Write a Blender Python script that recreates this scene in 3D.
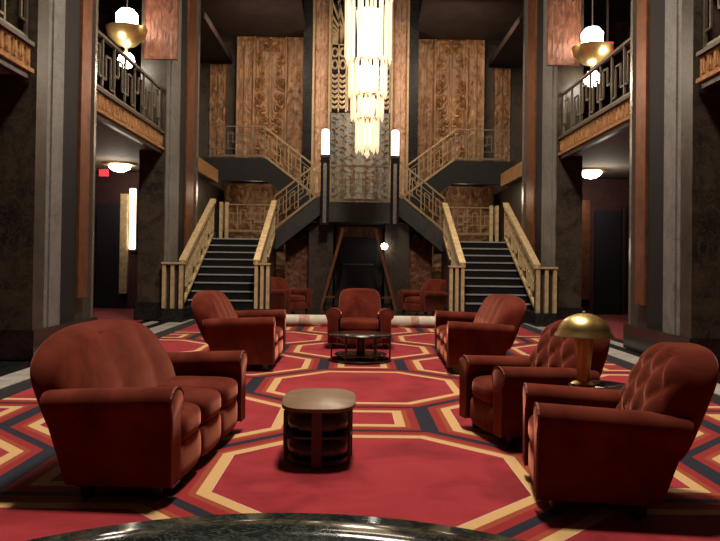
import bpy, bmesh, math, random
from mathutils import Vector, Matrix
R = math.radians
random.seed(7)
for o in list(bpy.data.objects):
    bpy.data.objects.remove(o)
SC = bpy.context.scene
COL = SC.collection
U = 1.4            # architectural unit (metres): all hall dimensions are given in it

# ------------------------------------------------------------------ camera
cam_d = bpy.data.cameras.new('camera'); cam = bpy.data.objects.new('camera', cam_d); COL.objects.link(cam)
cam_d.sensor_width = 36; cam_d.lens = 36.0
PITCH, YAW, ROLL = R(0.8), R(-0.4), R(0.75)
cam.location = (-0.085*U, 0, 1.0*U)
cam.rotation_euler = (Matrix.Rotation(YAW, 3, 'Z') @ Matrix.Rotation(R(90)+PITCH, 3, 'X') @ Matrix.Rotation(ROLL, 3, 'Z')).to_euler()
cam_d.shift_y = -(math.tan(PITCH) + 8.5/720)
cam_d.shift_x = 0.0
cam_d.clip_start = 0.05
SC.camera = cam

# ------------------------------------------------------------------ world, exposure
w = bpy.data.worlds.new('world'); SC.world = w; w.use_nodes = True
w.node_tree.nodes['Background'].inputs[0].default_value = (0.9, 0.62, 0.42, 1)
w.node_tree.nodes['Background'].inputs[1].default_value = 0.02
SC.view_settings.view_transform = 'Standard'; SC.view_settings.look = 'None'
SC.view_settings.exposure = 0.0; SC.view_settings.gamma = 1; SC.view_settings.use_curve_mapping = False

def area(name, loc, size, power, col, rot=(0, 0, 0), sy=None):
    l = bpy.data.lights.new(name, 'AREA'); l.energy = power; l.color = col; l.size = size
    if sy: l.shape = 'RECTANGLE'; l.size_y = sy
    o = bpy.data.objects.new(name, l); o.location = loc; o.rotation_euler = rot; COL.objects.link(o); return o
def point(name, loc, power, col, rad=0.1):
    l = bpy.data.lights.new(name, 'POINT'); l.energy = power; l.color = col; l.shadow_soft_size = rad
    o = bpy.data.objects.new(name, l); o.location = loc; COL.objects.link(o); return o
WARM = (1, .76, .54); WARM2 = (1, .86, .72)
# unseen area lights added below the hall ceiling and in the upper stair alcoves
area('ceiling_lamp', (0.3*U, 4.9*U, 8.6*U), 1.2, 1500, WARM2)
area('ceiling_lamp', (0, 8.2*U, 8.6*U), 1.6, 560, WARM2)
area('ceiling_lamp', (0, 12.5*U, 8.6*U), 1.6, 120, WARM)
for s in (-1, 1):
    area('alcove_fill', (s*2.3*U, 15.2*U, 6.3*U), 1.0, 145, WARM, rot=(R(38), 0, 0))
    point('landing_fill', (s*2.45*U, 16.95*U, 2.6*U), 14, WARM, .25)  # unseen fill under the upper landing, added to brighten the panel behind

# ------------------------------------------------------------------ material helpers
class NT:
    def __init__(s, name, rough=.5, metal=0.0, sheen=0.0, spec=.5, coat=0.0):
        s.m = bpy.data.materials.new(name); s.m.use_nodes = True
        s.t = s.m.node_tree; s.b = s.t.nodes['Principled BSDF']
        s.b.inputs['Roughness'].default_value = rough; s.b.inputs['Metallic'].default_value = metal
        s.b.inputs['Specular IOR Level'].default_value = spec
        s.b.inputs['Coat Weight'].default_value = coat; s.b.inputs['Coat Roughness'].default_value = .15
        if sheen: s.b.inputs['Sheen Weight'].default_value = sheen; s.b.inputs['Sheen Roughness'].default_value = .38
    def n(s, typ, **kw):
        nd = s.t.nodes.new(typ)
        for k, v in kw.items(): setattr(nd, k, v)
        return nd
    def l(s, a, b): s.t.links.new(a, b)
    def put(s, inp, v):
        if hasattr(v, 'links'): s.l(v, inp)
        else: inp.default_value = v
    def M(s, op, a, b=0.0, c=0.0):
        nd = s.n('ShaderNodeMath', operation=op)
        s.put(nd.inputs[0], a); s.put(nd.inputs[1], b); s.put(nd.inputs[2], c)
        return nd.outputs[0]
    def coord(s, scale=(1, 1, 1), kind='Object'):
        tc = s.n('ShaderNodeTexCoord'); mp = s.n('ShaderNodeMapping'); mp.inputs['Scale'].default_value = scale
        s.l(tc.outputs[kind], mp.inputs[0]); return mp.outputs[0]
    def noise(s, scale, detail=4, rough=.55, co=None, dist=0):
        nd = s.n('ShaderNodeTexNoise'); nd.inputs['Scale'].default_value = scale; nd.inputs['Detail'].default_value = detail
        nd.inputs['Roughness'].default_value = rough; nd.inputs['Distortion'].default_value = dist
        s.l(co if co else s.coord(), nd.inputs['Vector']); return nd.outputs['Fac']
    def ramp(s, fac, stops, interp='LINEAR'):
        r = s.n('ShaderNodeValToRGB'); r.color_ramp.interpolation = interp
        e = r.color_ramp.elements
        while len(e) < len(stops): e.new(.5)
        for i, (p, c) in enumerate(stops): e[i].position = p; e[i].color = (*c, 1)
        s.l(fac, r.inputs[0]); return r.outputs[0]
    def mix(s, f, a, b, typ='MIX'):
        nd = s.n('ShaderNodeMix', data_type='RGBA', blend_type=typ)
        s.put(nd.inputs[0], f)
        for i, v in ((6, a), (7, b)):
            if hasattr(v, 'links'): s.l(v, nd.inputs[i])
            else: nd.inputs[i].default_value = (*v, 1)
        return nd.outputs[2]
    def base(s, c):
        if hasattr(c, 'links'): s.l(c, s.b.inputs['Base Color'])
        else: s.b.inputs['Base Color'].default_value = (*c, 1)
        return s
    def bump(s, h, strength=.3, dist=.02):
        nd = s.n('ShaderNodeBump'); nd.inputs['Strength'].default_value = strength; nd.inputs['Distance'].default_value = dist
        s.l(h, nd.inputs['Height']); s.l(nd.outputs[0], s.b.inputs['Normal']); return s
    def emit(s, c, k):
        if hasattr(c, 'links'): s.l(c, s.b.inputs['Emission Color'])
        else: s.b.inputs['Emission Color'].default_value = (*c, 1)
        s.b.inputs['Emission Strength'].default_value = k; return s

def simple(name, c, rough=.5, metal=0, var=.15, scale=8, bump=0, **kw):
    t = NT(name, rough, metal, **kw)
    f = t.noise(scale)
    t.base(t.ramp(f, [(.3, tuple(x*(1-var) for x in c)), (.7, tuple(min(1, x*(1+var)) for x in c))]))
    if bump: t.bump(f, bump)
    return t.m
def velvet(name, c, hi):
    t = NT(name, 1.0, 0, sheen=.55, spec=.03)
    f = t.noise(2.6, 5, .6, dist=.6); g = t.noise(60, 2)
    t.base(t.ramp(f, [(.32, c), (.68, hi)])); t.b.inputs['Sheen Tint'].default_value = (1, .36, .24, 1)
    t.bump(g, .12, .004); return t.m
def marble(name, a, b, v, rough=.3, scale=1.6):
    t = NT(name, rough, 0, spec=.4)
    co = t.coord()
    f = t.noise(scale, 7, .62, co, 1.4); g = t.noise(scale*2.3, 8, .7, co, 2.2)
    base = t.ramp(f, [(.34, a), (.62, b)])
    vein = t.ramp(g, [(.47, (0, 0, 0)), (.5, (1, 1, 1)), (.53, (0, 0, 0))])
    t.base(t.mix(vein, base, v)); return t.m
def carved(name, dark, mid, hi, scale=5, rough=.45, metal=.15, bump=.7):
    t = NT(name, rough, metal)
    co = t.coord((1, 1, .45))
    f = t.noise(scale, 8, .62, co, 1.8)
    vo = t.n('ShaderNodeTexVoronoi', feature='SMOOTH_F1'); vo.inputs['Scale'].default_value = scale*.8
    t.l(co, vo.inputs['Vector'])
    h = t.M('ADD', f, t.M('MULTIPLY', vo.outputs['Distance'], .5))
    t.base(t.ramp(f, [(.3, dark), (.5, mid), (.72, hi)])); t.bump(h, bump, .06); return t.m
def glow(name, c, k, body=(.9, .85, .7)):
    t = NT(name, .3); t.base(body); t.emit(c, k); return t.m

M = {}
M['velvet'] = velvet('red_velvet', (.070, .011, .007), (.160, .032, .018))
M['velvet_shaded'] = velvet('red_velvet_shaded', (.028, .004, .003), (.05, .007, .005))  # same velvet with shade put into the colour, for frames and back panels
M['piping'] = simple('piping', (.16, .03, .018), .7)
M['foot'] = simple('dark_foot_wood', (.03, .016, .010), .35)
M['dmarble'] = marble('dark_brown_marble', (.016, .013, .010), (.055, .042, .030), (.075, .058, .040), .35)
M['gmarble'] = marble('grey_marble', (.09, .087, .078), (.16, .155, .14), (.21, .20, .18), .45, 2.2)
M['bmarble'] = marble('black_marble', (.006, .006, .006), (.014, .013, .013), (.03, .028, .026), .2)
M['wmarble'] = marble('white_marble', (.34, .32, .27), (.5, .47, .41), (.3, .27, .22), .25)
M['rim'] = marble('green_black_marble', (.006, .010, .009), (.016, .024, .020), (.08, .09, .075), .10, 5)
M['copper'] = simple('brown_copper', (.24, .095, .045), .38, .65, .3, 5)
M['chrome'] = simple('chrome', (.55, .53, .48), .25, .9, .05)
M['slabg'] = marble('dark_grey_stair_stone', (.020, .019, .018), (.040, .037, .034), (.05, .045, .04), .45)
M['slab'] = simple('black_stair_stone', (.011, .010, .010), .6, spec=.25)
M['drum'] = simple('dark_lacquered_drum', (.050, .050, .042), .3, 0, .2)
M['brass'] = simple('brass', (.62, .42, .16), .3, .85, .2, 6)
M['gold'] = simple('aged_gold_paint', (.68, .52, .28), .42, .45, .25, 9, .1)
M['palegold'] = simple('pale_gilt_metal', (.36, .26, .14), .4, .6, .2, 9)
M['silver'] = simple('silvered_metal', (.20, .17, .12), .4, .7, .2, 9)
M['wood'] = carved('carved_wood', (.085, .038, .013), (.18, .085, .029), (.32, .16, .058), 2.9, bump=.8)
M['redwood'] = carved('carved_red_wood', (.06, .02, .010), (.15, .05, .022), (.26, .10, .045), 5)
M['gilt'] = carved('carved_gilt_column', (.22, .11, .06), (.46, .27, .165), (.66, .44, .29), 6, .5, .15)
M['fascia'] = carved('gilt_fascia', (.19, .085, .03), (.40, .20, .07), (.56, .31, .13), 9, .4, .35)
M['fdark'] = simple('dark_bronze', (.045, .03, .022), .4, .3)
M['soffit'] = simple('dark_plaster', (.032, .017, .012), .8, 0, .3, 2)
M['step'] = simple('black_step_stone', (.007, .007, .0075), .75, spec=.15)
M['nose'] = simple('step_nosing', (.30, .29, .27), .4, 0)
M['dark'] = simple('near_black_lacquer', (.012, .009, .008), .4)
M['red_floor'] = simple('red_aisle_carpet', (.15, .014, .014), .95, 0, .3, 4)
M['redwall'] = simple('dark_red_wall', (.05, .012, .010), .7, 0, .3)
M['cream'] = simple('cream_rug_backing', (.62, .56, .45), .8, 0, .12, 5, .1)
M['pink'] = simple('pinkish_band', (.48, .27, .21), .85, 0, .3, 6)
M['plaster'] = simple('aisle_plaster', (.16, .13, .10), .8)
M['tabletop'] = marble('brown_table_veneer', (.17, .10, .055), (.25, .155, .085), (.14, .08, .045), .35, 3)
M['tabledark'] = simple('dark_table_wood', (.020, .012, .009), .28, 0, .3)
M['tablegloss'] = simple('black_gloss_top', (.022, .020, .019), .12, 0, .2)
M['tablered'] = simple('dark_red_wood_post', (.075, .026, .017), .35)
M['glass_shelf'] = simple('pale_shelf_panel', (.18, .15, .12), .25)
M['lamp_brass'] = simple('polished_brass_shade', (.62, .45, .17), .33, .95, .1, 4)
M['globe'] = glow('lit_globe', (1, .93, .82), 26)
M['tube'] = glow('lit_tube', (1, .82, .60), 5.5)
M['sconce'] = glow('lit_sconce', (1, .85, .62), 8)
M['crystal'] = glow('lit_crystal', (1, .74, .45), .95, (.45, .36, .25))
M['core'] = glow('lit_frosted_glass', (1, .84, .62), 2.4, (.6, .5, .38))
M['redlamp'] = glow('red_sign', (1, .06, .08), .7, (.4, .02, .02))
M['blue'] = simple('blue_black_door', (.010, .009, .014), .5)

def carpet():
    t = NT('art_deco_carpet', .95, 0, sheen=.2, spec=.1)
    tc = t.n('ShaderNodeTexCoord'); sp = t.n('ShaderNodeSeparateXYZ'); t.l(tc.outputs['Object'], sp.inputs[0])
    sx, sy = 1.25*U, 1.195*U
    x = t.M('PINGPONG', sp.outputs[0], sx)
    y = t.M('PINGPONG', t.M('SUBTRACT', sp.outputs[1], 3.375*U), sy)
    x2 = t.M('SUBTRACT', sx, x); y2 = t.M('SUBTRACT', sy, y)
    def octd(a, b):
        m = t.M('SUBTRACT', t.M('MAXIMUM', a, b), .745*U)
        dg = t.M('MULTIPLY', t.M('SUBTRACT', t.M('ADD', a, b), 1.065*U), .7071)
        return t.M('MAXIMUM', m, dg)
    to = t.M('MINIMUM', octd(x, y), octd(x2, y2))
    tr = t.M('SUBTRACT', t.M('MINIMUM', t.M('MAXIMUM', x2, y), t.M('MAXIMUM', x, y2)), .235*U)
    d = t.M('MINIMUM', to, tr)
    n1 = t.noise(1.7, 6, .6, dist=1.0); n2 = t.noise(90, 2)
    red = t.ramp(n1, [(.32, (.21, .014, .020)), (.5, (.33, .025, .034)), (.7, (.39, .036, .044))])
    d = t.M('DIVIDE', t.M('ADD', d, .2*U), .4*U)      # 0..1, outline at .5
    def p(v): return (v+.2)/.4
    col = t.n('ShaderNodeValToRGB'); col.color_ramp.interpolation = 'CONSTANT'
    stops = [(0, (1, 1, 1)), (p(-.062), (.64, .40, .17)), (p(-.002), (.32, .06, .03)), (p(.03), (.28, .020, .02)), (p(.082), (.014, .016, .028))]
    e = col.color_ramp.elements
    while len(e) < len(stops): e.new(.5)
    for i, (q, c) in enumerate(stops): e[i].position = q; e[i].color = (*c, 1)
    t.l(d, col.inputs[0])
    isred = t.M('LESS_THAN', d, p(-.062))
    ax = t.M('ABSOLUTE', sp.outputs[0])
    c = t.mix(isred, col.outputs[0], red)
    border = t.M('GREATER_THAN', ax, 2.52*U)
    c = t.mix(border, c, (.016, .016, .018))
    c = t.mix(t.M('MULTIPLY', n2, .25), c, (.02, .01, .01))
    t.base(c); t.bump(n2, .25, .006)
    return t.m
M['carpet'] = carpet()

# ------------------------------------------------------------------ mesh helpers
class MB:
    def __init__(s, k=U): s.bm = bmesh.new(); s.k = k
    def add(s, verts, faces):
        vs = [s.bm.verts.new(Vector(v)*s.k) for v in verts]
        for f in faces:
            try: s.bm.faces.new([vs[i] for i in f])
            except ValueError: pass
        return vs
    def box(s, x0, x1, y0, y1, z0, z1):
        x0, x1 = sorted((x0, x1)); y0, y1 = sorted((y0, y1)); z0, z1 = sorted((z0, z1))
        s.add([(x0,y0,z0),(x1,y0,z0),(x1,y1,z0),(x0,y1,z0),(x0,y0,z1),(x1,y0,z1),(x1,y1,z1),(x0,y1,z1)],
              [(0,3,2,1),(4,5,6,7),(0,1,5,4),(1,2,6,5),(2,3,7,6),(3,0,4,7)]); return s
    def bar(s, a, b, w, h, up=(0, 0, 1)):
        a = Vector(a); b = Vector(b); d = (b-a).normalized(); up = Vector(up)
        if abs(d.dot(up)) > .98: up = Vector((0, 1, 0))
        sd = d.cross(up).normalized(); u = sd.cross(d).normalized()
        vs = []
        for p in (a, b):
            for i, j in ((-1,-1),(1,-1),(1,1),(-1,1)): vs.append(p+sd*(i*w/2)+u*(j*h/2))
        s.add(vs, [(0,1,2,3),(7,6,5,4),(0,4,5,1),(1,5,6,2),(2,6,7,3),(3,7,4,0)]); return s
    def prism(s, pts, axis, a, b):
        n = len(pts)
        def mk(p, t): return (t, p[0], p[1]) if axis == 'x' else (p[0], t, p[1]) if axis == 'y' else (p[0], p[1], t)
        vs = [mk(p, a) for p in pts]+[mk(p, b) for p in pts]
        s.add(vs, [tuple(range(n))[::-1], tuple(range(n, 2*n))]+[(i, (i+1) % n, n+(i+1) % n, n+i) for i in range(n)]); return s
    def lathe(s, prof, c=(0, 0, 0), n=32, sq=2.0):
        vs = []
        for r, z in prof:
            for k in range(n):
                a = 2*math.pi*k/n; ca, sa = math.cos(a), math.sin(a)
                q = (abs(ca)**sq+abs(sa)**sq)**(-1/sq)
                vs.append((c[0]+r*q*ca, c[1]+r*q*sa, c[2]+z))
        fs = [(i*n+k, i*n+(k+1) % n, (i+1)*n+(k+1) % n, (i+1)*n+k) for i in range(len(prof)-1) for k in range(n)]
        if prof[0][0] > 1e-4: fs.append(tuple(range(n))[::-1])
        if prof[-1][0] > 1e-4: fs.append(tuple(range((len(prof)-1)*n, len(prof)*n)))
        s.add(vs, fs); return s
    def super(s, c, size, e=5, n=12, fn=None):
        """rounded pillow box; fn(u,v,w,point)->point deforms it"""
        idx = {}; vs = []; fs = []
        def vid(p):
            key = tuple(round(q, 5) for q in p)
            if key not in idx:
                L = (abs(p[0])**e+abs(p[1])**e+abs(p[2])**e)**(1/e)
                q = Vector(p)/L
                pt = Vector((c[0]+q.x*size[0]/2, c[1]+q.y*size[1]/2, c[2]+q.z*size[2]/2))
                if fn: pt = fn(q.x, q.y, q.z, pt)
                idx[key] = len(vs); vs.append(pt)
            return idx[key]
        for ax in range(3):
            for sg in (-1, 1):
                for i in range(n):
                    for j in range(n):
                        quad = []
                        for a, b in ((i,j),(i+1,j),(i+1,j+1),(i,j+1)):
                            # cosine spacing puts vertices near the rounded edges
                            p = [0, 0, 0]; p[ax] = sg
                            p[(ax+1) % 3] = math.sin((a/n-.5)*math.pi); p[(ax+2) % 3] = math.sin((b/n-.5)*math.pi)
                            quad.append(vid(p))
                        fs.append(tuple(quad) if sg > 0 else tuple(quad[::-1]))
        s.add(vs, fs); return s
    def bevel(s, w, seg=2):
        bmesh.ops.bevel(s.bm, geom=list(s.bm.edges), offset=w*s.k, segments=seg, affect='EDGES', profile=.6); return s
    def scale(s, x, y, z):
        bmesh.ops.scale(s.bm, vec=(x, y, z), verts=s.bm.verts); return s
    def build(s, name, mat, parent=None, smooth=None, loc=(0, 0, 0)):
        bmesh.ops.remove_doubles(s.bm, verts=s.bm.verts, dist=1e-5)
        bmesh.ops.recalc_face_normals(s.bm, faces=s.bm.faces)
        me = bpy.data.meshes.new(name); s.bm.to_mesh(me); s.bm.free()
        me.materials.append(M[mat] if isinstance(mat, str) else mat)
        o = bpy.data.objects.new(name, me); COL.objects.link(o); o.location = loc
        if smooth is not None:
            for p in me.polygons: p.use_smooth = True
            try: me.set_sharp_from_angle(angle=R(smooth))
            except Exception: pass
        if parent: o.parent = parent; o.matrix_parent_inverse = Matrix.Identity(4)
        return o
def tag(o, label=None, cat=None, group=None, kind=None):
    if label: o['label'] = label
    if cat: o['category'] = cat
    if group: o['group'] = group
    if kind: o['kind'] = kind
    return o
def thing(name, label, cat, loc=(0, 0, 0), rz=0, group=None):
    o = bpy.data.objects.new(name, None); COL.objects.link(o); o.location = loc; o.rotation_euler = (0, 0, rz)
    o.empty_display_size = .1
    return tag(o, label, cat, group)
def struct(mb, name, mat, smooth=None): return tag(mb.build(name, mat, None, smooth), kind='structure')
def copy_tree(o, parent=None):
    c = o.copy(); COL.objects.link(c); c.parent = parent
    for ch in list(o.children): copy_tree(ch, c)
    return c
def at(x, d, z=0): return (x*U, d*U, z*U)

def relief(name, mat, parent, x0, x1, z0, z1, y, seed, nx=60, nz=110, amp=.05, facing='y', ribs=5):
    """carved panel: a real relief of ribs, scrolls and leaves on a backing"""
    rnd = random.Random(seed); mb = MB()
    cs = [(rnd.uniform(.5, .95), (k+.5+rnd.uniform(-.3, .3))/26, rnd.uniform(.10, .26)) for k in range(26)]
    asp = (z1-z0)/(x1-x0)
    vs = []
    for j in range(nz+1):
        for i in range(nx+1):
            u, v = i/nx, j/nz
            a = abs(u-.5)*2
            h = .22*(math.cos(a*ribs*math.pi*1.0) > .72)
            for cx, cz, r in cs:
                dx, dz = (a*.5+.5-cx), (v-cz)*asp
                q = math.hypot(dx, dz)/r
                if q < 1: h += .7*(1-q)*(.5+.5*math.sin(q*11+math.atan2(dz, dx)*3))
            h += .18*math.sin(v*asp*22+4*a)*math.exp(-((a-.55)*6)**2)
            edge = min(u, 1-u, v*asp, (1-v)*asp)
            h = h*min(1, edge/.04)+(.5 if edge < .03 else 0)
            p = y-amp*h
            vs.append((x0+(x1-x0)*u, p, z0+(z1-z0)*v) if facing == 'y' else (p, x0+(x1-x0)*u, z0+(z1-z0)*v))
    W = nx+1
    fs = [(j*W+i, j*W+i+1, (j+1)*W+i+1, (j+1)*W+i) for j in range(nz) for i in range(nx)]
    b = len(vs); t = .06
    vs += [(x0, y+t, z0), (x1, y+t, z0), (x1, y+t, z1), (x0, y+t, z1)] if facing == 'y' else [(y+t, x0, z0), (y+t, x1, z0), (y+t, x1, z1), (y+t, x0, z1)]
    fs += [(b, b+1, b+2, b+3)]
    fs += [tuple([b+1, b]+[i for i in range(W)]), tuple([b+3, b+2]+[nz*W+i for i in range(nx, -1, -1)]),
           tuple([b, b+3]+[j*W for j in range(nz, -1, -1)]), tuple([b+2, b+1]+[j*W+nx for j in range(nz+1)])]
    mb.add(vs, fs)
    return mb.build(name, mat, parent, 35)

# ================================================================== SETTING
ZF = 3.05      # mezzanine floor level
struct(MB().box(-5.8, 5.8, -2.5, 19, -.1, 0), 'floor', 'bmarble')
o = MB().box(-2.72, 2.72, -1.5, 11.9, 0.002, .014).build('carpet', 'carpet')
tag(o, 'red hall carpet patterned with yellow octagons and black bands', 'carpet')
for s, side in ((-1, 'left'), (1, 'right')):
    struct(MB().box(s*2.76, s*3.02, -1.5, 12.1, 0, .006), 'trim_%d' % (1 if s < 0 else 2), 'wmarble')
    struct(MB().box(s*3.2, s*3.34, 8.7, 11.6, 0, .006), 'trim_%d' % (3 if s < 0 else 4), 'wmarble')
    o = MB().box(s*3.5, s*5.6, -1, 14.4, .001, .012).build('aisle_carpet', 'red_floor')
    tag(o, 'plain dark red carpet in the %s side aisle behind the pillars' % side, 'carpet')
    struct(MB().box(s*5.6, s*5.75, -2.5, 18.9, 0, 9.2), 'wall_'+side, 'redwall')
    # lower aisle end wall, mezzanine slab, upper ceiling
    struct(MB().box(s*3.45, s*5.6, 14.505, 14.7, 0, ZF-.3), 'wall_aisle_end_'+side, 'redwall')
    struct(MB().box(s*3.32, s*5.6, -1, 16.55, ZF-.27, ZF), 'ceiling_aisle_'+side, 'plaster')
    struct(MB().box(s*3.3, s*5.6, -1, 15.0, 6.1, 6.25), 'ceiling_mezzanine_'+side, 'dark')
    struct(MB().box(s*3.45, s*3.6, 14.5, 18.4, 0, ZF-.28), 'wall_stair_'+side, 'dmarble')
    # upper side recess of the stair hall
    struct(MB().box(s*4.4, s*4.5, 15.1, 18.4, ZF, 8.8), 'wall_upper_'+side, 'dmarble')
    struct(MB().box(s*3.32, s*4.4, 15.1, 18.6, 6.1, 6.25), 'ceiling_recess_'+side, 'soffit')
    struct(MB().prism([(15.0, 6.95), (18.0, 6.62), (18.0, 6.8), (15.0, 7.15)], 'x', s*1.38, s*4.4), 'ceiling_alcove_'+side, 'soffit')
for s, q in ((-1, 5), (1, 6)):
    struct(MB().box(s*3.25, s*3.32, 14.32, 16.54, ZF-.27, ZF+.02), 'trim_%d' % q, 'fascia')
struct(MB().box(-5.7, 5.7, -2.5, 19, 9, 9.2), 'ceiling', 'soffit')
struct(MB().box(-5.7, 5.7, -2.6, -2.45, 0, 9.2), 'wall_front', 'redwall')
struct(MB().box(-5.7, 5.7, 18.6, 18.8, 0, 9.2), 'wall_back', 'dmarble')

# ------------------------------------------------------------------ carved back wall
for s, side in ((-1, 'left'), (1, 'right')):
    g = thing('carved_panel', 'tall carved golden brown wood wall panel above the %s staircase' % side, 'wall panel', at(0, 0, 0))
    a, b = sorted((s*1.42, s*3.10))
    relief('relief', 'wood', g, a+.46, b-.46, 1.46, 6.6, 18.0, 3, nx=80, nz=200, amp=.075, ribs=3)
    for x0, x1, sd in ((a, a+.42, 5), (b-.42, b, 8)):
        relief('side_relief', 'wood', g, x0, x1, 1.46, 6.6, 17.97, sd, nx=20, amp=.05, ribs=2)
    m = MB()
    for x in (a+.44, b-.44): m.box(x-.02, x+.02, 17.91, 18.05, 1.46, 6.6)
    m.build('moulding', 'wood', g)
    g = thing('carved_panel', 'small carved wood panel in the upper recess on the far %s' % side, 'wall panel')
    a, b = sorted((s*3.44, s*3.88))
    relief('relief', 'wood', g, a, b, 3.4, 6.05, 18.54, 12, nx=24, nz=60, amp=.06, ribs=2)
    # lower panel behind first landing
    g = thing('carved_panel', 'carved red brown panel behind the lower landing of the %s stairs' % side, 'wall panel')
    a, b = sorted((s*1.6, s*3.3))
    relief('relief', 'wood', g, a, b, .02, 2.9, 17.7, 21, nx=40, nz=80, amp=.05, ribs=3)
    # dark pilaster and carved gilt column framing the screen
    o = MB().box(s*1.20, s*1.41, 17.55, 18.2, 0, 8.9).build('pilaster', 'bmarble')
    tag(o, 'narrow black pilaster between the %s carved wall and gilt column' % side, 'pilaster')
    g = thing('gilt_column', 'flat carved pinkish gold column just %s of the chandelier screen' % side, 'column')
    a, b = sorted((s*.76, s*1.17))
    relief('relief', 'gilt', g, a, b, 1.4, 8.8, 17.7, 31, nx=26, nz=150, amp=.06, ribs=3)
    m = MB(); m.box(a-.02, a+.03, 17.6, 17.8, 1.4, 8.8); m.box(b-.03, b+.02, 17.6, 17.8, 1.4, 8.8)
    m.build('edge_moulding', 'palegold', g)

# pale backing of the screen and blue mosaic below
t = NT('gold_backing', .5, .2); f = t.noise(3, 6, .7)
t.base(t.ramp(f, [(.35, (.35, .20, .09)), (.65, (.85, .62, .38))])); M['backing'] = t.m; M['cream_gold'] = simple('cream_gilt_plaster', (.70, .52, .30), .5, .15, .2, 9)
t = NT('blue_mosaic', .5, .1); f = t.noise(5, 8, .7, t.coord(), 2)
t.base(t.ramp(f, [(.3, (.10, .13, .16)), (.45, (.26, .31, .34)), (.53, (.42, .33, .20)), (.58, (.22, .28, .31)), (.75, (.12, .16, .20))])); t.bump(f, .6, .04); M['mosaic'] = t.m
g = thing('gilt_screen', 'tall openwork gold screen of curling fronds behind the chandelier', 'screen')
MB().box(-.76, .76, 18.25, 18.35, 1.6, 8.9).build('backing', 'dark', g)
MB().box(-.74, .74, 18.10, 18.14, 2.2, 4.75).build('mosaic', 'mosaic', g)
for s in (-1, 1):
    m = MB()
    # concentric fronds: arcs of stacked blades
    z = 4.85
    while z < 5.75:                       # chevrons
        for xa, xb in ((.36, .55), (.55, .74)):
            mx = (xa+xb)/2
            m.bar((s*xa, 18.0, z+.07), (s*mx, 18.0, z), .05, .055); m.bar((s*mx, 18.0, z), (s*xb, 18.0, z+.07), .05, .055)
        z += .13
    for zc in (5.95, 6.25):               # round rosettes
        for xc in (.45, .65):
            for q in range(8):
                a0, a1 = R(45*q), R(45*q+45)
                m.bar((s*(xc+.075*math.cos(a0)), 18.0, zc+.11*math.sin(a0)), (s*(xc+.075*math.cos(a1)), 18.0, zc+.11*math.sin(a1)), .04, .045)
    for zb in (6.45, 7.6):                # fans of long feathers
        for q in range(11):
            an = R(4+8.2*q); ln = min(.40/max(.02, math.cos(an)), 1.12)
            m.bar((s*(.35+.03*math.cos(an)), 18.0, zb+.05*q*.3), (s*(.34+ln*math.cos(an)), 18.0, zb+ln*math.sin(an)), .05, .05)
    for x in (.36, .55, .74): m.bar((s*x, 18.0, 4.75), (s*x, 18.0, 8.9), .035, .05)
    m.build('fronds', 'cream_gold', g)
    m = MB()
    for q in range(26):       # lower mosaic leaf scrolls
        zz = 2.35+q*.093
        for c in range(3):
            xx = .10+c*.22+(.06 if q % 2 else 0)
            m.bar((s*xx, 18.06, zz), (s*(xx+.09), 18.06, zz+(.06 if (q+c) % 3 else -.05)), .03, .022)
    for c in range(3): m.bar((s*(.17+c*.22), 18.06, 2.3), (s*(.17+c*.22), 18.06, 4.7), .012, .03)
    m.bar((s*.05, 18.06, 2.3), (s*.74, 18.06, 2.3), .03, .02)
    m.build('leaf_scrolls', 'palegold', g)
m = MB()
for q in range(9): m.bar((-.32+q*.08, 18.05, 4.8), (-.32+q*.08, 18.05, 8.9), .03, .03)
m.build('reed_panel', 'backing', g)

# ------------------------------------------------------------------ pillars
def pillar(s, d0, d1, g0, g1, c0, c1, label, upper):
    g = thing('pillar', label, 'pillar', at(s*3.4, (d0+d1)/2)); L = Vector(g.location)/U
    def B(x0, x1, y0, y1, z0, z1, name, mat):
        return MB().box(s*x0-L.x, s*x1-L.x, y0-L.y, y1-L.y, z0, z1).build(name, mat, g)
    B(3.30, 3.62, d0, d1, .3, 8.95, 'shaft', 'dmarble')
    B(3.2, 3.301, d0, g0, .3, 8.95, 'corner_block', 'dmarble')
    B(3.17, 3.66, d0-.03, d1+.03, 0.014, .30, 'plinth', 'bmarble')
    # grey pilaster: three flutes
    for k, (q0, q1, xx) in enumerate(((.02, .22, 3.205), (.24, .76, 3.19), (.78, 1, 3.205))):
        o = B(xx, 3.31, g0+(g1-g0)*q0, g0+(g1-g0)*q1, .30, 8.95, 'flute', 'gmarble')
    B(3.24, 3.31, g1+.02, c0-.02, .30, 8.95, 'recess', 'slab')
    B(3.215, 3.31, c0, c0+(c1-c0)*.62, .55, 8.95, 'copper_strip', 'copper')
    B(3.21, 3.31, c1-(c1-c0)*.15, c1, .30, 8.95, 'chrome_edge', 'chrome')
    if upper:
        a, b = sorted((s*3.02, s*3.56))
        g2 = relief('carved_capital', 'redwood', g, a-L.x, b-L.x, 4.26, 8.9, d0-.03-L.y, 40, nx=24, nz=80, amp=.05, ribs=3)
for s, side in ((-1, 'left'), (1, 'right')):
    pillar(s, 7.0, 8.66, 7.25, 7.66, 8.18, 8.64, 'nearest dark marble pillar with grey pilaster and copper strip, %s side' % side, False)
    pillar(s, 11.74, 14.3, 11.80, 12.7, 13.30, 14.25, 'farther dark marble pillar beside the foot of the %s staircase' % side, True)

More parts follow.
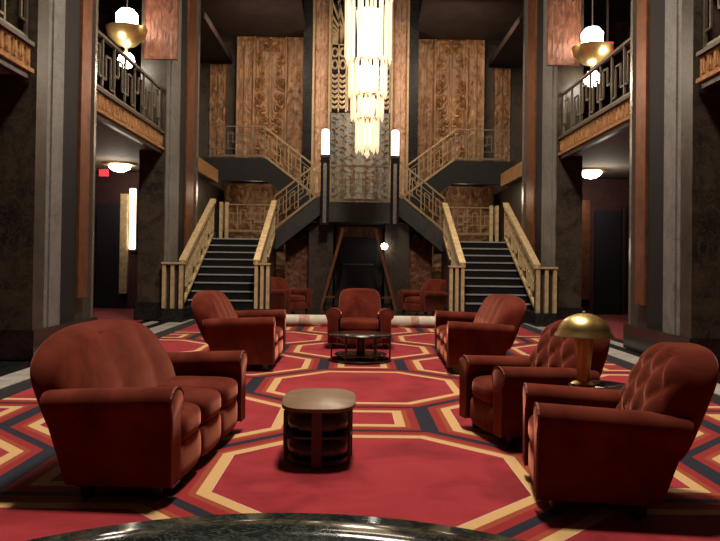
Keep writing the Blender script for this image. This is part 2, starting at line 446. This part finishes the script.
# ------------------------------------------------------------------ mezzanine fascias with railings
def fret_rail(g, A, B, h, mat_rail, mat_fret, mesh_w=.025, post=True, cells=None, base=.04, mids=(.33, .66), hw=.07, style='step'):
    """railing between world points A and B (arch units), parts parented to g whose location is subtracted"""
    L = Vector(g.location)/U; A = Vector(A)-L; B = Vector(B)-L; up = Vector((0, 0, 1))
    MB().bar(A+up*h, B+up*h, hw, hw*.7).build('handrail', mat_rail, g)
    MB().bar(A+up*base, B+up*base, .05, .05).build('bottom_rail', mat_rail, g)
    n = cells or max(2, round((B-A).length/.42)); m = MB()
    for q in mids: m.bar(A+up*(base+(h-base)*q), B+up*(base+(h-base)*q), mesh_w*.8, mesh_w*.8)
    for i in range(n):
        P = A.lerp(B, i/n); Q = A.lerp(B, (i+1)/n); C = P.lerp(Q, .5)
        def pt(u, v): return P.lerp(Q, u)+up*(base+(h-base)*v)
        if style == 'step':
            path = [(0, 0), (0, .45), (.4, .45), (.4, .8), (.75, .8), (.75, .25), (1, .25)] if i % 2 == 0 else [(0, .25), (.3, .25), (.3, .7), (.7, .7), (.7, .12), (1, .12)]
        else:
            path = [(0, .1), (.5, .9), (1, .1)]
        for (a, b), (c, d) in zip(path, path[1:]): m.bar(pt(a, b), pt(c, d), mesh_w, mesh_w)
        m.bar(pt(0, 0), pt(0, 1), mesh_w*1.3, mesh_w*1.3)
    m.bar(B+up*base, B+up*h, mesh_w*1.3, mesh_w*1.3)
    m.build('fretwork', mat_fret, g)
for s, side in ((-1, 'left'), (1, 'right')):
    for (a, b, where) in ((3.0, 6.96, 'in the nearest bay'), (8.62, 11.72, 'between the two pillars')):
        g = thing('balcony', 'carved gilt balcony fascia %s on the %s' % (where, side), 'balcony', at(s*3.25, (a+b)/2, 2.78)); L = Vector(g.location)/U
        X = 0
        def B(x0, x1, z0, z1, name, mat): return MB().box(s*x0, s*x1, a-L.y, b-L.y, z0, z1).build(name, mat, g)
        B(-.0, .06, .04, .26, 'panel', 'fascia')
        m = MB()
        n = int((b-a)/.13)
        for k in range(n):
            yy = a-L.y+(k+.5)*(b-a)/n
            m.box(-s*.02, 0, yy-.02, yy+.02, .08, .22)
            m.prism([(yy-.055, .07), (yy-.03, .15), (yy-.055, .23)], 'x', -s*.02, 0)
        m.build('ornament_band', 'fascia', g)
        B(-.04, .06, .26, .30, 'top_moulding', 'fdark'); B(-.04, .06, 0, .04, 'lower_moulding', 'fascia'); B(-.0, .065, -.06, 0, 'underside_moulding', 'fdark')
        g = thing('balcony_railing', 'silvery fretwork railing on the balcony %s on the %s' % (where, side), 'railing', at(s*3.3, (a+b)/2, 3.09))
        fret_rail(g, (s*3.3, a, 3.08), (s*3.3, b, 3.08), .72, 'silver', 'silver', .022, mids=(), hw=.05)
# side recess upper railing at the top landing
# ------------------------------------------------------------------ staircases
for s, side in ((-1, 'left'), (1, 'right')):
    g = thing('staircase', 'lower flight of black stone steps with pale nosings, %s side' % side, 'staircase', at(s*2.45, 12.4)); L = Vector(g.location)/U
    N = 9; r = 1.29/N; tr = 2.7/N
    MB().box(s*1.55-L.x, s*3.15-L.x, 0, .30, 0.001, .17).box(s*2.80-L.x, s*3.15-L.x, -.95, 0.001, 0.001, .219).build('plinth_step', 'bmarble', g)
    for i in range(N):
        z1 = .17+r*(i+1); y0 = .15+tr*i
        st = MB().box(s*1.85-L.x, s*3.04-L.x, y0+.02, y0+tr+.02, z1-r*1.15, z1-.012).build('step', 'step', g)
        MB().box(s*1.85-L.x, s*3.04-L.x, y0, y0+.05, z1-.026, z1).build('nosing', 'nose', st)
    for x in (1.80, 3.09):
        m = MB(); m.prism([(.1, 0), (.1, .34), (2.9, 1.60), (2.9, 0)], 'x', s*(x-.045)-L.x, s*(x+.045)-L.x)
        m.build('stringer', 'bmarble', g)
    # landing
    o = MB().box(s*1.72, s*3.3, 15.32, 16.6, 1.2, 1.46).build('stair_landing', 'bmarble')
    tag(o, 'black stone landing at the top of the lower %s flight' % side, 'landing')
    # railings of lower flight
    for x, which in ((1.80, 'inner'), (3.09, 'outer')):
        g = thing('stair_railing', 'gold fretwork %s railing of the lower %s flight with triple-bar newel' % (which, side), 'railing', at(s*x, 12.6, .17))
        L = Vector(g.location)/U
        out = which == 'outer'; nd = 11.62 if out else 12.43; nx = 2.90 if out else 1.80
        fret_rail(g, (s*nx, nd+.15, .22 if out else .26), (s*x, 15.2, 1.52), .74 if out else .72, 'gold', 'gold', .034, cells=8, mids=(.5,), hw=.11)
        NY = nd-12.6
        w = .27 if out else .20
        m = MB()
        for q in (0, .5, 1):
            xx = s*nx+s*(w*q if out else -w*q) - s*.02
            m.box(xx-L.x-.028, xx-L.x+.028, NY-.03, NY+.04, .05 if out else 0, .76)
        m.build('newel_bars', 'gold', g)
        xa = s*nx-L.x+s*(-.06 if out else .02); xb = s*nx-L.x+s*(w+.02 if out else -w-.06)
        MB().box(xa, xb, NY+.04, NY+.09, .05 if out else 0, .75).build('newel_back', 'fdark', g)
        MB().box(xa, xb, NY-.05, NY+.10, .76, .79).build('newel_cap', 'gold', g)
    g = thing('landing_railing', 'gilt fretwork guard at the back of the lower %s landing' % side, 'railing', at(s*2.45, 16.5, 1.46))
    fret_rail(g, (s*1.86, 16.5, 1.5), (s*3.1, 16.5, 1.5), .78, 'palegold', 'palegold', .018, cells=4, base=.18, hw=.04)
    m = MB(); Lx = s*2.45
    for q in (0, .13): m.box(s*(3.0+q)-Lx-.035, s*(3.0+q)-Lx+.035, -.2, -.13, 0, .86)
    m.build('end_posts', 'gold', g)
    # second flight, towards the middle
    g = thing('staircase', 'second flight rising from the %s landing to the central landing' % side, 'staircase', at(s*1.3, 15.4, 1.46)); L = Vector(g.location)/U
    def prof(pts, y0, y1, name, mat, gg=None):
        LL = L; pp = [(s*p[0]-LL.x, p[1]-LL.z) for p in pts]
        return MB().prism(pp, 'y', y0-LL.y, y1-LL.y).build(name, mat, gg or g)
    prof([(1.80, 1.20), (1.80, 1.62), (.74, 2.46), (.74, 2.06)], 15.18, 15.28, 'stringer', 'slabg')
    for i in range(6):
        xa = 1.72-.163*i; z = 1.46+.13*(i+1)
        st = MB().box(s*xa-L.x, s*(xa-.163)-L.x, 15.3-L.y, 16.5-L.y, z-.2-L.z, z-L.z).build('step', 'step', g)
    g = thing('stair_railing', 'pale gilt railing sloping along the second %s flight' % side, 'railing', at(s*1.3, 15.22, 1.9))
    fret_rail(g, (s*1.80, 15.22, 1.64), (s*.80, 15.22, 2.44), .72, 'palegold', 'palegold', .018, cells=4, mids=(.3, .6, .8), hw=.05)
    # third flight, outward and up, with upper landing
    g = thing('staircase', 'upper flight climbing from the central landing to the %s upper landing' % side, 'staircase', at(s*1.5, 16.8, 2.2)); L = Vector(g.location)/U
    prof([(.76, 1.86), (.76, 2.28), (2.20, 3.37), (3.60, 3.37), (3.60, 2.84), (2.15, 2.84)], 16.6, 16.72, 'stringer', 'slab')
    for i in range(8):
        xa = .80+.175*i; z = 2.2+.146*(i+1)
        MB().box(s*xa-L.x, s*(xa+.175)-L.x, 16.73-L.y, 17.55-L.y, z-.25-L.z, z-L.z).build('step', 'step', g)
    MB().box(s*2.2-L.x, s*3.6-L.x, 16.73-L.y, 17.85-L.y, 3.1-L.z, 3.35-L.z).build('landing_slab', 'bmarble', g)
    g = thing('stair_railing', 'thin gilt railing sloping along the upper %s flight' % side, 'railing', at(s*1.5, 16.65, 2.9))
    fret_rail(g, (s*.82, 16.65, 2.34), (s*2.2, 16.65, 3.38), .70, 'palegold', 'palegold', .014, cells=5, mids=(.4, .8), hw=.05, style='step')
    g = thing('landing_railing', 'silvery fretwork railing on the edge of the upper %s landing' % side, 'railing', at(s*2.9, 16.65, 3.38))
    fret_rail(g, (s*2.2, 16.65, 3.38), (s*3.44, 16.65, 3.38), .72, 'silver', 'silver', .016, cells=4, mids=(.25, .5, .75), hw=.035)
    # lamp pylon
    g = thing('lamp_pylon', 'black and chrome post with a glowing tube on top, %s of the central landing' % side, 'lamp post', at(s*.73, 15.07, 1.75))
    MB().box(-.09, .09, -.09, .09, 0, 1.42).bevel(.01, 1).build('post', 'bmarble', g)
    MB().box(-.035, .035, -.12, -.09, .05, 1.30).build('chrome_strip', 'chrome', g)
    MB().box(-.10, .10, -.10, .10, 1.42, 1.48).build('collar', 'fdark', g)
    MB().lathe([(.075, 1.48), (.08, 1.52), (.08, 1.98), (.06, 2.02)], n=20).build('glass_tube', 'tube', g, 40)

# central landing
o = MB().box(-.74, .74, 15.15, 18.0, 1.84, 2.26).build('central_landing', 'slabg')
tag(o, 'dark stone slab of the central landing between the two flights', 'landing')
g = thing('landing_railing', 'pale gilt fretwork railing across the central landing', 'railing', at(0, 15.22, 2.27))
fret_rail(g, (-.62, 15.22, 2.27), (.62, 15.22, 2.27), .76, 'palegold', 'palegold', .016, cells=5, mids=(.2, .4, .6, .8), hw=.05)

# under the central landing
for s, side in ((-1, 'left'), (1, 'right')):
    o = MB().box(s*.56, s*1.08, 15.5, 16.0, 0, 1.84).build('pier', 'dmarble')
    tag(o, 'dark marble pier under the %s end of the central landing' % side, 'pier')
    g = thing('carved_panel', 'carved wooden panel under the second flight on the %s' % side, 'wall panel')
    a, b = sorted((s*1.1, s*1.62))
    relief('relief', 'redwood', g, a, b, 0.02, 1.5, 15.9, 55, nx=24, nz=50, amp=.02, ribs=2)
    g = thing('wooden_brace', 'slanting brown wooden brace on the %s of the dark doorway' % side, 'brace', at(s*.6, 15.3))
    MB().bar((s*.19, 0, .0), (s*-.26, 0, 1.72), .07, .06).build('beam', 'copper', g)
    MB().bar((s*.12, 0, .25), (s*-.1, 0, .25), .04, .04).build('foot_bar', 'copper', g)
m = MB().box(-.55, .55, 16.8, 16.9, 0, 1.84); struct(m, 'wall_understair', 'dmarble')
g = thing('doorway', 'black doorway with a thin pale rail under the central landing', 'door', at(0, 16.7))
MB().box(-.42, .42, 0, .06, 0, 1.55).build('opening', 'blue', g)
MB().box(-.36, .36, -.06, -.03, .93, .96).build('push_bar', 'silver', g)
MB().box(-.5, .5, -.05, .05, 1.57, 1.82).build('carved_lintel', 'redwood', g)
g = thing('wall_lamp', 'small bright lamp on the dark pier right of the doorway', 'lamp', at(.54, 15.42, 1.34))
MB().lathe([(.0, -.07), (.055, -.05), (.075, 0), (.055, .05), (0, .07)], c=(0, -.04, 0), n=16).build('bulb', 'globe', g, 60)
MB().box(-.02, .02, -.04, .08, -.02, .02).build('bracket', 'fdark', g)

# ------------------------------------------------------------------ lights of the balconies and aisles
for s, side in ((-1, 'left'), (1, 'right')):
    g = thing('pendant_lamp', 'hanging gilt bowl lamp with bright top and globe in the %s balcony' % side, 'lamp', at(s*3.72 if s < 0 else 3.62, 11.3, 4.12 if s < 0 else 3.94))
    MB().lathe([(.0, 0), (.07, .02), (.115, .07), (.13, .13), (.115, .19), (.07, .24), (.0, .26)], c=(0, 0, -.13), n=24).build('globe', 'globe', g, 60)
    MB().lathe([(.02, .13), (.03, .20), (.14, .24), (.29, .38), (.32, .50), (.29, .51), (.26, .42), (.10, .30)], n=28).build('bowl', 'brass', g, 50)
    MB().lathe([(.10, .48), (.16, .52), (.17, .72), (.10, .80)], n=24).build('upper_glass', 'globe', g, 60)
    MB().lathe([(.012, .79), (.012, 2.1)], n=8).build('rod', 'fdark', g)
    point('balcony_light', at(s*3.78, 11.0, 4.25), 30, WARM2, .15)
    g = thing('ceiling_lamp', 'bright round lamp under the %s balcony ceiling' % side, 'lamp', at(-4.48 if s < 0 else 4.30, 13.4, ZF-.27))
    MB().lathe([(.30, 0), (.30, -.04), (.20, -.05)], n=28).build('rim', 'brass', g, 50)
    MB().lathe([(.20, -.05), (.18, -.10), (.10, -.15), (0, -.17)], n=28).build('glass', 'globe', g, 60)
    point('aisle_light', at(s*4.4, 12.9, 2.4), 26, WARM2, .15)
    g = thing('lit_sconce', 'tall glowing strip sconce on the end wall of the %s aisle' % side if s < 0 else 'dim gilt strip sconce on the end wall of the right aisle', 'lamp', at(-4.53 if s < 0 else 4.30, 14.42, 1.2))
    MB().box(-.05, .05, -.07, 0, 0, 1.2).build('strip', 'sconce' if s < 0 else 'gold', g)
    MB().box(-.07, .07, -.0, .08, -.04, 1.24).build('back_plate', 'fdark', g)
    g = thing('aisle_door', 'dark door with one broad gold jamb at the end of the %s aisle' % side, 'door', at(s*5.0, 14.44))
    MB().box(-.26, .26, 0, .05, .01, 2.1).build('leaf', 'blue', g)
    x0 = -.28 if s < 0 else .28
    MB().box(s*-.22 if s < 0 else -.62, s*-.37 if s < 0 else -.38, -.05, .05, .31, 2.3).build('gold_jamb', 'gold' if s < 0 else 'copper', g)
    MB().box(s*.28, s*.34, -.05, .05, .01, 2.2).build('outer_jamb', 'fdark', g)
o = MB().box(-4.97, -4.80, 13.7, 13.75, 2.57, 2.7).build('exit_sign', 'redlamp')
tag(o, 'small red lit sign under the left balcony ceiling', 'sign')
MB().box(-4.91, -4.89, 13.71, 13.74, 2.69, 2.79).build('bracket', 'fdark', o)
o = MB().box(3.98, 4.17, 11.9, 11.95, 4.57, 4.72).build('exit_sign', 'redlamp')
tag(o, 'small red lit sign in the upper right balcony', 'sign')
MB().box(4.06, 4.09, 11.91, 11.94, 4.71, 6.11).build('bracket', 'fdark', o)

# ------------------------------------------------------------------ chandelier
g = thing('chandelier', 'tall tiered crystal chandelier glowing in front of the gold screen', 'chandelier', at(.10, 12.5, 2.8)); 
tiers = [(.20, .10, .62, 16), (.27, .66, .46, 22), (.32, 1.06, .66, 26), (.39, 1.66, 1.15, 30), (.41, 2.75, 1.2, 32), (.42, 3.9, 1.3, 32)]
for R0, z0, h, n in tiers:
    m = MB()
    for k in range(n):
        a = 2*math.pi*k/n; rr = R0*(1 if k % 2 else .86); zz = z0+(.0 if k % 3 else .07)
        x, y = rr*math.cos(a), rr*math.sin(a)
        m.lathe([(0, zz-.02), (.026, zz+.04), (.026, zz+h*.93), (0, zz+h)], c=(x, y, 0), n=6)
    m.build('crystal_tier', 'crystal', g)
    MB().lathe([(0, z0+.08), (R0*.45, z0+.12), (R0*.55, z0+h*.8), (0, z0+h*.85)], n=16).build('frosted_core', 'core', g, 50)
    MB().lathe([(R0*1.02, z0+h-.06), (R0*1.02, z0+h-.03), (R0*.9, z0+h-.03), (R0*.9, z0+h-.06)], n=36).build('gilt_ring', 'brass', g, 50)
MB().lathe([(.02, 0.2), (.06, .3), (.06, 4.9), (.02, 6.1)], n=12).build('stem', 'brass', g, 50)
MB().lathe([(0, .0), (.05, .06), (.03, .14), (.08, .18), (.10, .22), (.0, .28)], n=16).build('finial', 'crystal', g, 50)
point('chandelier_light', at(.10, 11.7, 4.4), 170, WARM2, .4)
point('chandelier_light', at(.10, 16.6, 5.2), 110, WARM2, .3)

# ------------------------------------------------------------------ FURNITURE (metres)
def lean(amount, z0):       # shear backwards with height
    return lambda p: Vector((p.x, p.y+max(0, p.z-z0)*amount, p.z))
def arm(W, s, parent, mat, top=.62, length=.90, wd=.17):
    x = s*(W/2-wd/2); y0 = -length/2+.02
    pts = []
    hw = wd/2
    pts = [(x-hw+.02, .11), (x+hw-.03, .11), (x+hw-.028, top-hw*.9-.075), (x+hw+.006, top-hw*.9-.045)]
    for k in range(9):
        a = math.pi*k/8; pts.append((x+(hw+.02)*math.cos(a), top-hw*.9+(hw*.9)*math.sin(a)))
    pts += [(x-hw-.004, top-hw*.9-.05), (x-hw+.012, top-hw*.9-.10)]
    n = len(pts); vs = []; rings = [(-length/2, .90), (-length/2-.018, .96), (-length/2-.02, .99)]
    stations = [(-length/2-.022, .93), (-length/2-.005, .995), (-length/2+.03, 1.0), (0.0, 1.0), (length/2-.05, 1.0), (length/2-.02, .97)]
    cx, cz = x, .36
    for yy, k in stations:
        tt = (yy+length/2)/length; dz = -.035*tt       # arm slopes slightly down to the back
        for px, pz in pts:
            sl = -.17*max(0, 1-(pz-.09)/(top-.09))*max(0, tt)**1.5      # rear edge leans in towards the foot
            vs.append((cx+(px-cx)*k, yy+sl, cz+(pz-cz)*k+(dz if pz > .3 else 0)))
    fs = [tuple(range(n)), tuple(range((len(stations)-1)*n, len(stations)*n))]
    for i in range(len(stations)-1):
        for k in range(n): fs.append((i*n+k, i*n+(k+1) % n, (i+1)*n+(k+1) % n, (i+1)*n+k))
    m = MB(1); m.add(vs, fs); a = m.build('arm', mat, parent, 50)
    m = MB(1); q = [(cx+(px-cx)*.985, cz+(pz-cz)*.985) for px, pz in pts]
    for (a0, b0), (a1, b1) in zip(q, q[1:]+q[:1]): m.bar((a0, -length/2-.016, b0), (a1, -length/2-.016, b1), .012, .012)
    m.build('piping', 'piping', a)
    return a
def seat_unit(name, label, cat, W, ncush, D, H, style, loc, rz, group=None, armtop=.62, topcurve=.12, armw=.17, backe=5):
    g = thing(name, label, cat, loc, rz, group)
    iw = W-2*armw+.02
    MB(1).box(-W/2+.05, W/2-.05, -D/2+.05, D/2-.24, .11, .30).bevel(.02, 2).build('frame', 'velvet_shaded', g, 50)
    for s in (-1, 1): arm(W, s, g, 'velvet_shaded' if False else 'velvet', armtop, D, armw)
    cw = iw/ncush
    for k in range(ncush):
        cx = -iw/2+cw*(k+.5)
        MB(1).super((cx, -.10, .385), (cw*1.02, D*.80, .20), 4.5, 12).build('seat_cushion', 'velvet', g, 60)
        MB(1).super((cx, -D/2+.04, .20), (cw*1.0, .10, .24), 4, 8).build('front_roll', 'velvet', g, 60)
    # backrest
    by = D/2-.17; hh = H-.30; nch = 3 if ncush == 3 and H < .955 else 5
    def f(u, v, w_, p):
        z = p.z; top = (w_+1)/2
        z -= topcurve*abs(u)**2.6*top
        wf = 1.0-(.06*top*top)
        y = p.y
        if v < 0:
            if style == 'tuft':
                a = u*W*5.2/1.0; b = w_*2.9
                y -= .045*math.sqrt(abs(math.sin((a+b)*1.3))*abs(math.sin((a-b)*1.3))) * (1-abs(u)**8)
            elif style == 'channel':
                y -= .034*abs(math.sin((u*.5+.5)*math.pi*nch))**.45
            y -= .03*(1-abs(w_))
        y += (p.z-.30)*.36-.01
        return Vector((p.x*wf, y, z))
    bw = iw+.24 if style != 'plain' else iw+.06
    back = MB(1).super((0, by, .30+hh/2), (bw, .27, hh+.02), backe, 40 if style != 'plain' else 12, f).build('backrest', 'velvet', g, 60)
    m = MB(1)                       # outer back panel, sloping out to the top
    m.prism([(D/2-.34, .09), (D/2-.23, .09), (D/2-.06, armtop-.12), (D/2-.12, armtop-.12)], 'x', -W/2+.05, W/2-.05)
    m.bevel(.015, 2).build('back_panel', 'velvet_shaded', g, 50)
    for sx in (-1, 1):
        for y in (-D/2+.10, D/2-.28):
            MB(1).lathe([(.026, .014), (.036, .03), (.044, .115)], c=(sx*(W/2-.10), y, 0), n=12).build('leg', 'foot', g, 50)
    return g
def P(x, d): return (x*U, d*U, 0)
# rz: local front is -Y
seat_unit('sofa', 'large rust red velvet three-seat sofa in the left foreground', 'sofa', 1.90, 3, .78, .95, 'channel', P(-1.055, 3.60), R(90-4), None, .67, .16, .19)
seat_unit('sofa', 'dark red velvet two-seat sofa behind the large left sofa, near the left stairs', 'sofa', 1.58, 2, .90, .98, 'channel', P(-1.13, 6.95), R(90), None, .70, .14)
seat_unit('sofa', 'dark red velvet sofa at the right, farther back than the tufted armchairs', 'sofa', 2.15, 3, .82, .96, 'channel', P(1.08, 7.10), R(-90-2), None, .68, .07, .17, 7)
a5 = seat_unit('armchair', 'tufted red velvet armchair nearest on the right, foreground', 'armchair', .84, 1, .82, .935, 'tuft', P(.98, 3.06), R(-90-8), 'tufted red armchairs', .63, .08)
a4 = copy_tree(a5); a4.location = P(.93, 4.17); a4.rotation_euler = (0, 0, R(-90+14)); a4['label'] = 'tufted red velvet armchair behind the brass table lamp'
ac = seat_unit('armchair', 'plain red velvet armchair facing the camera behind the far round table', 'armchair', 1.04, 1, .88, .94, 'plain', P(-.02, 8.45), 0, None, .66, .03, .20, 7)
for (x, lab, rz) in ((-1.40, 'dim red armchair in shadow behind the white roll on the left', 50), (1.26, 'dim red armchair in shadow behind the white roll on the right', -50)):
    k = copy_tree(ac); k.location = P(x, 14.0); k.rotation_euler = (0, 0, R(rz)); k['label'] = lab; k['group'] = 'armchairs behind the roll'

# rolled rug
g = thing('rolled_rug', 'long cream coloured rolled-up rug lying across the far hall floor', 'rug', at(-.03, 11.0))
m = MB(); 
prof = []
def roll(x0, x1, name, mat, r=.088):
    m = MB(); n = 24; vs = []
    for x in (x0, x0+.01, x1-.01, x1):
        rr = r if x not in (x0, x1) else r*.94
        for k in range(n): vs.append((x, rr*math.cos(2*math.pi*k/n), .098+rr*math.sin(2*math.pi*k/n)))
    fs = [tuple(range(n)), tuple(range(3*n, 4*n))]+[(i*n+k, i*n+(k+1) % n, (i+1)*n+(k+1) % n, (i+1)*n+k) for i in range(3) for k in range(n)]
    m.add(vs, fs); return m.build(name, mat, g, 50)
roll(-1.7, 1.7, 'roll', 'cream'); roll(-.90, -.72, 'pink_band', 'pink', .0895); roll(.80, .94, 'pink_band', 'pink', .0895)  # cream roll with two pink bands around it

# ------------------------------------------------------------------ tables
def near_table(loc, rz):
    g = thing('side_table', 'small brown side table with rounded square top in the middle of the carpet', 'table', loc, rz)
    E = 1.5
    MB(1).lathe([(.245, .395), (.258, .402), (.258, .425), (.245, .432)], n=48, sq=3.4).scale(1, E, 1).build('tabletop', 'tabletop', g, 40)
    MB(1).lathe([(.235, .215), (.235, .232)], n=48, sq=4.0).scale(1, E, 1).build('shelf', 'tabledark', g, 40)
    MB(1).lathe([(.19, .014), (.215, .03), (.215, .06), (.19, .065)], n=48, sq=3.0).scale(1, E, 1).build('base', 'tabledark', g, 40)
    for k, a in enumerate((45, 135, 225, 315)):
        x, y = .262*math.cos(R(a))*1.2, .262*math.sin(R(a))*1.2*E*.94
        MB(1).lathe([(.010, .06), (.011, .10), (.011, .40)], c=(x*.97, y*.97, 0), n=10).build('post', 'tabledark', g, 60)
    for sx, sy in ((0, -1), (0, 1), (-1, 0), (1, 0)):
        m = MB(1); x, y = sx*.225, sy*.238*E
        hx, hy = (.034, .012) if sy else (.012, .034)
        m.box(x-hx, x+hx, y-hy, y+hy, .03, .396).build('upright', 'tablered', g)
    for z0, z1 in ((.07, .205), (.24, .375)):
        MB(1).lathe([(.18, z0), (.215, z0+.025), (.222, (z0+z1)/2), (.205, z1-.03), (.16, z1)], n=48, sq=2.6).scale(1, E, 1).build('drum', 'drum', g, 50)
    return g
near_table(P(-.255, 3.68), R(0))
def round_table(label, loc, r, h, group=None):
    g = thing('round_table', label, 'table', loc)
    MB(1).lathe([(r-.015, h-.03), (r, h-.022), (r, h-.006), (r-.01, h)], n=56).build('tabletop', 'tablegloss', g, 40)
    MB(1).lathe([(.09, .05), (.06, .08), (.06, h-.06), (.10, h-.03)], n=24).build('pedestal', 'tabledark', g, 40)
    MB(1).lathe([(r*.82, .11), (r*.84, .118), (r*.82, .126)], n=48).build('lower_shelf', 'glass_shelf', g, 40)
    MB(1).lathe([(r*.93, .03), (r*.95, .045), (r*.93, .06), (r*.88, .045), (r*.93, .03)], n=48).build('base_ring', 'tabledark', g, 60)
    MB(1).bar((-r*.92, 0, .045), (r*.92, 0, .045), .03, .025).bar((0, -r*.92, .045), (0, r*.92, .045), .03, .025).build('cross_foot', 'tabledark', g)
    for a in (0, 60, 120, 180, 240, 300):
        x, y = r*.93*math.cos(R(a)), r*.93*math.sin(R(a))
        MB(1).lathe([(.011, .014), (.011, h-.03)], c=(x, y, 0), n=10).build('leg', 'tabledark', g, 60)
    return g
round_table('low round glossy black table in front of the far armchair', P(-.015, 7.2), .44, .40)
round_table('small round black table holding the brass lamp between two armchairs', P(1.17, 3.66), .22, .55)
# brass lamp
g = thing('table_lamp', 'polished brass table lamp with a domed mushroom shade', 'lamp', (1.085*U, 3.66*U, .55))
MB(1).lathe([(.085, 0), (.09, .008), (.07, .022), (.045, .03)], n=32).build('base', 'lamp_brass', g, 40)
MB(1).lathe([(.050, .022), (.045, .05), (.052, .16), (.066, .29), (.060, .36)], n=28).build('stem', 'lamp_brass', g, 60)
sh = []
for k in range(13):
    a = math.pi/2*k/12; sh.append((.185*math.cos(a), .36+.145*math.sin(a)))
MB(1).lathe([(.175, .352), (.205, .345), (.20, .358)]+sh[1:-1]+[(.0, .506)], n=48).build('lamp_shade', 'lamp_brass', g, 60)
MB(1).lathe([(.008, .502), (.012, .518), (0, .524)], n=12).build('finial', 'lamp_brass', g, 60)

# foreground round stone basin, cut by the bottom of the frame
g = thing('stone_basin', 'polished dark marble round rim cut off by the bottom edge of the photo', 'basin', at(-.175, .53))
MB().lathe([(.40, .0), (.42, .3), (.52, .50), (.60, .555), (.617, .578), (.612, .598), (.598, .608), (.50, .606), (.47, .58)], n=96).build('rim', 'rim', g, 50)
MB().lathe([(.48, .55), (.48, .56), (.0, .56)], n=64).build('inner_disc', 'bmarble', g, 40)
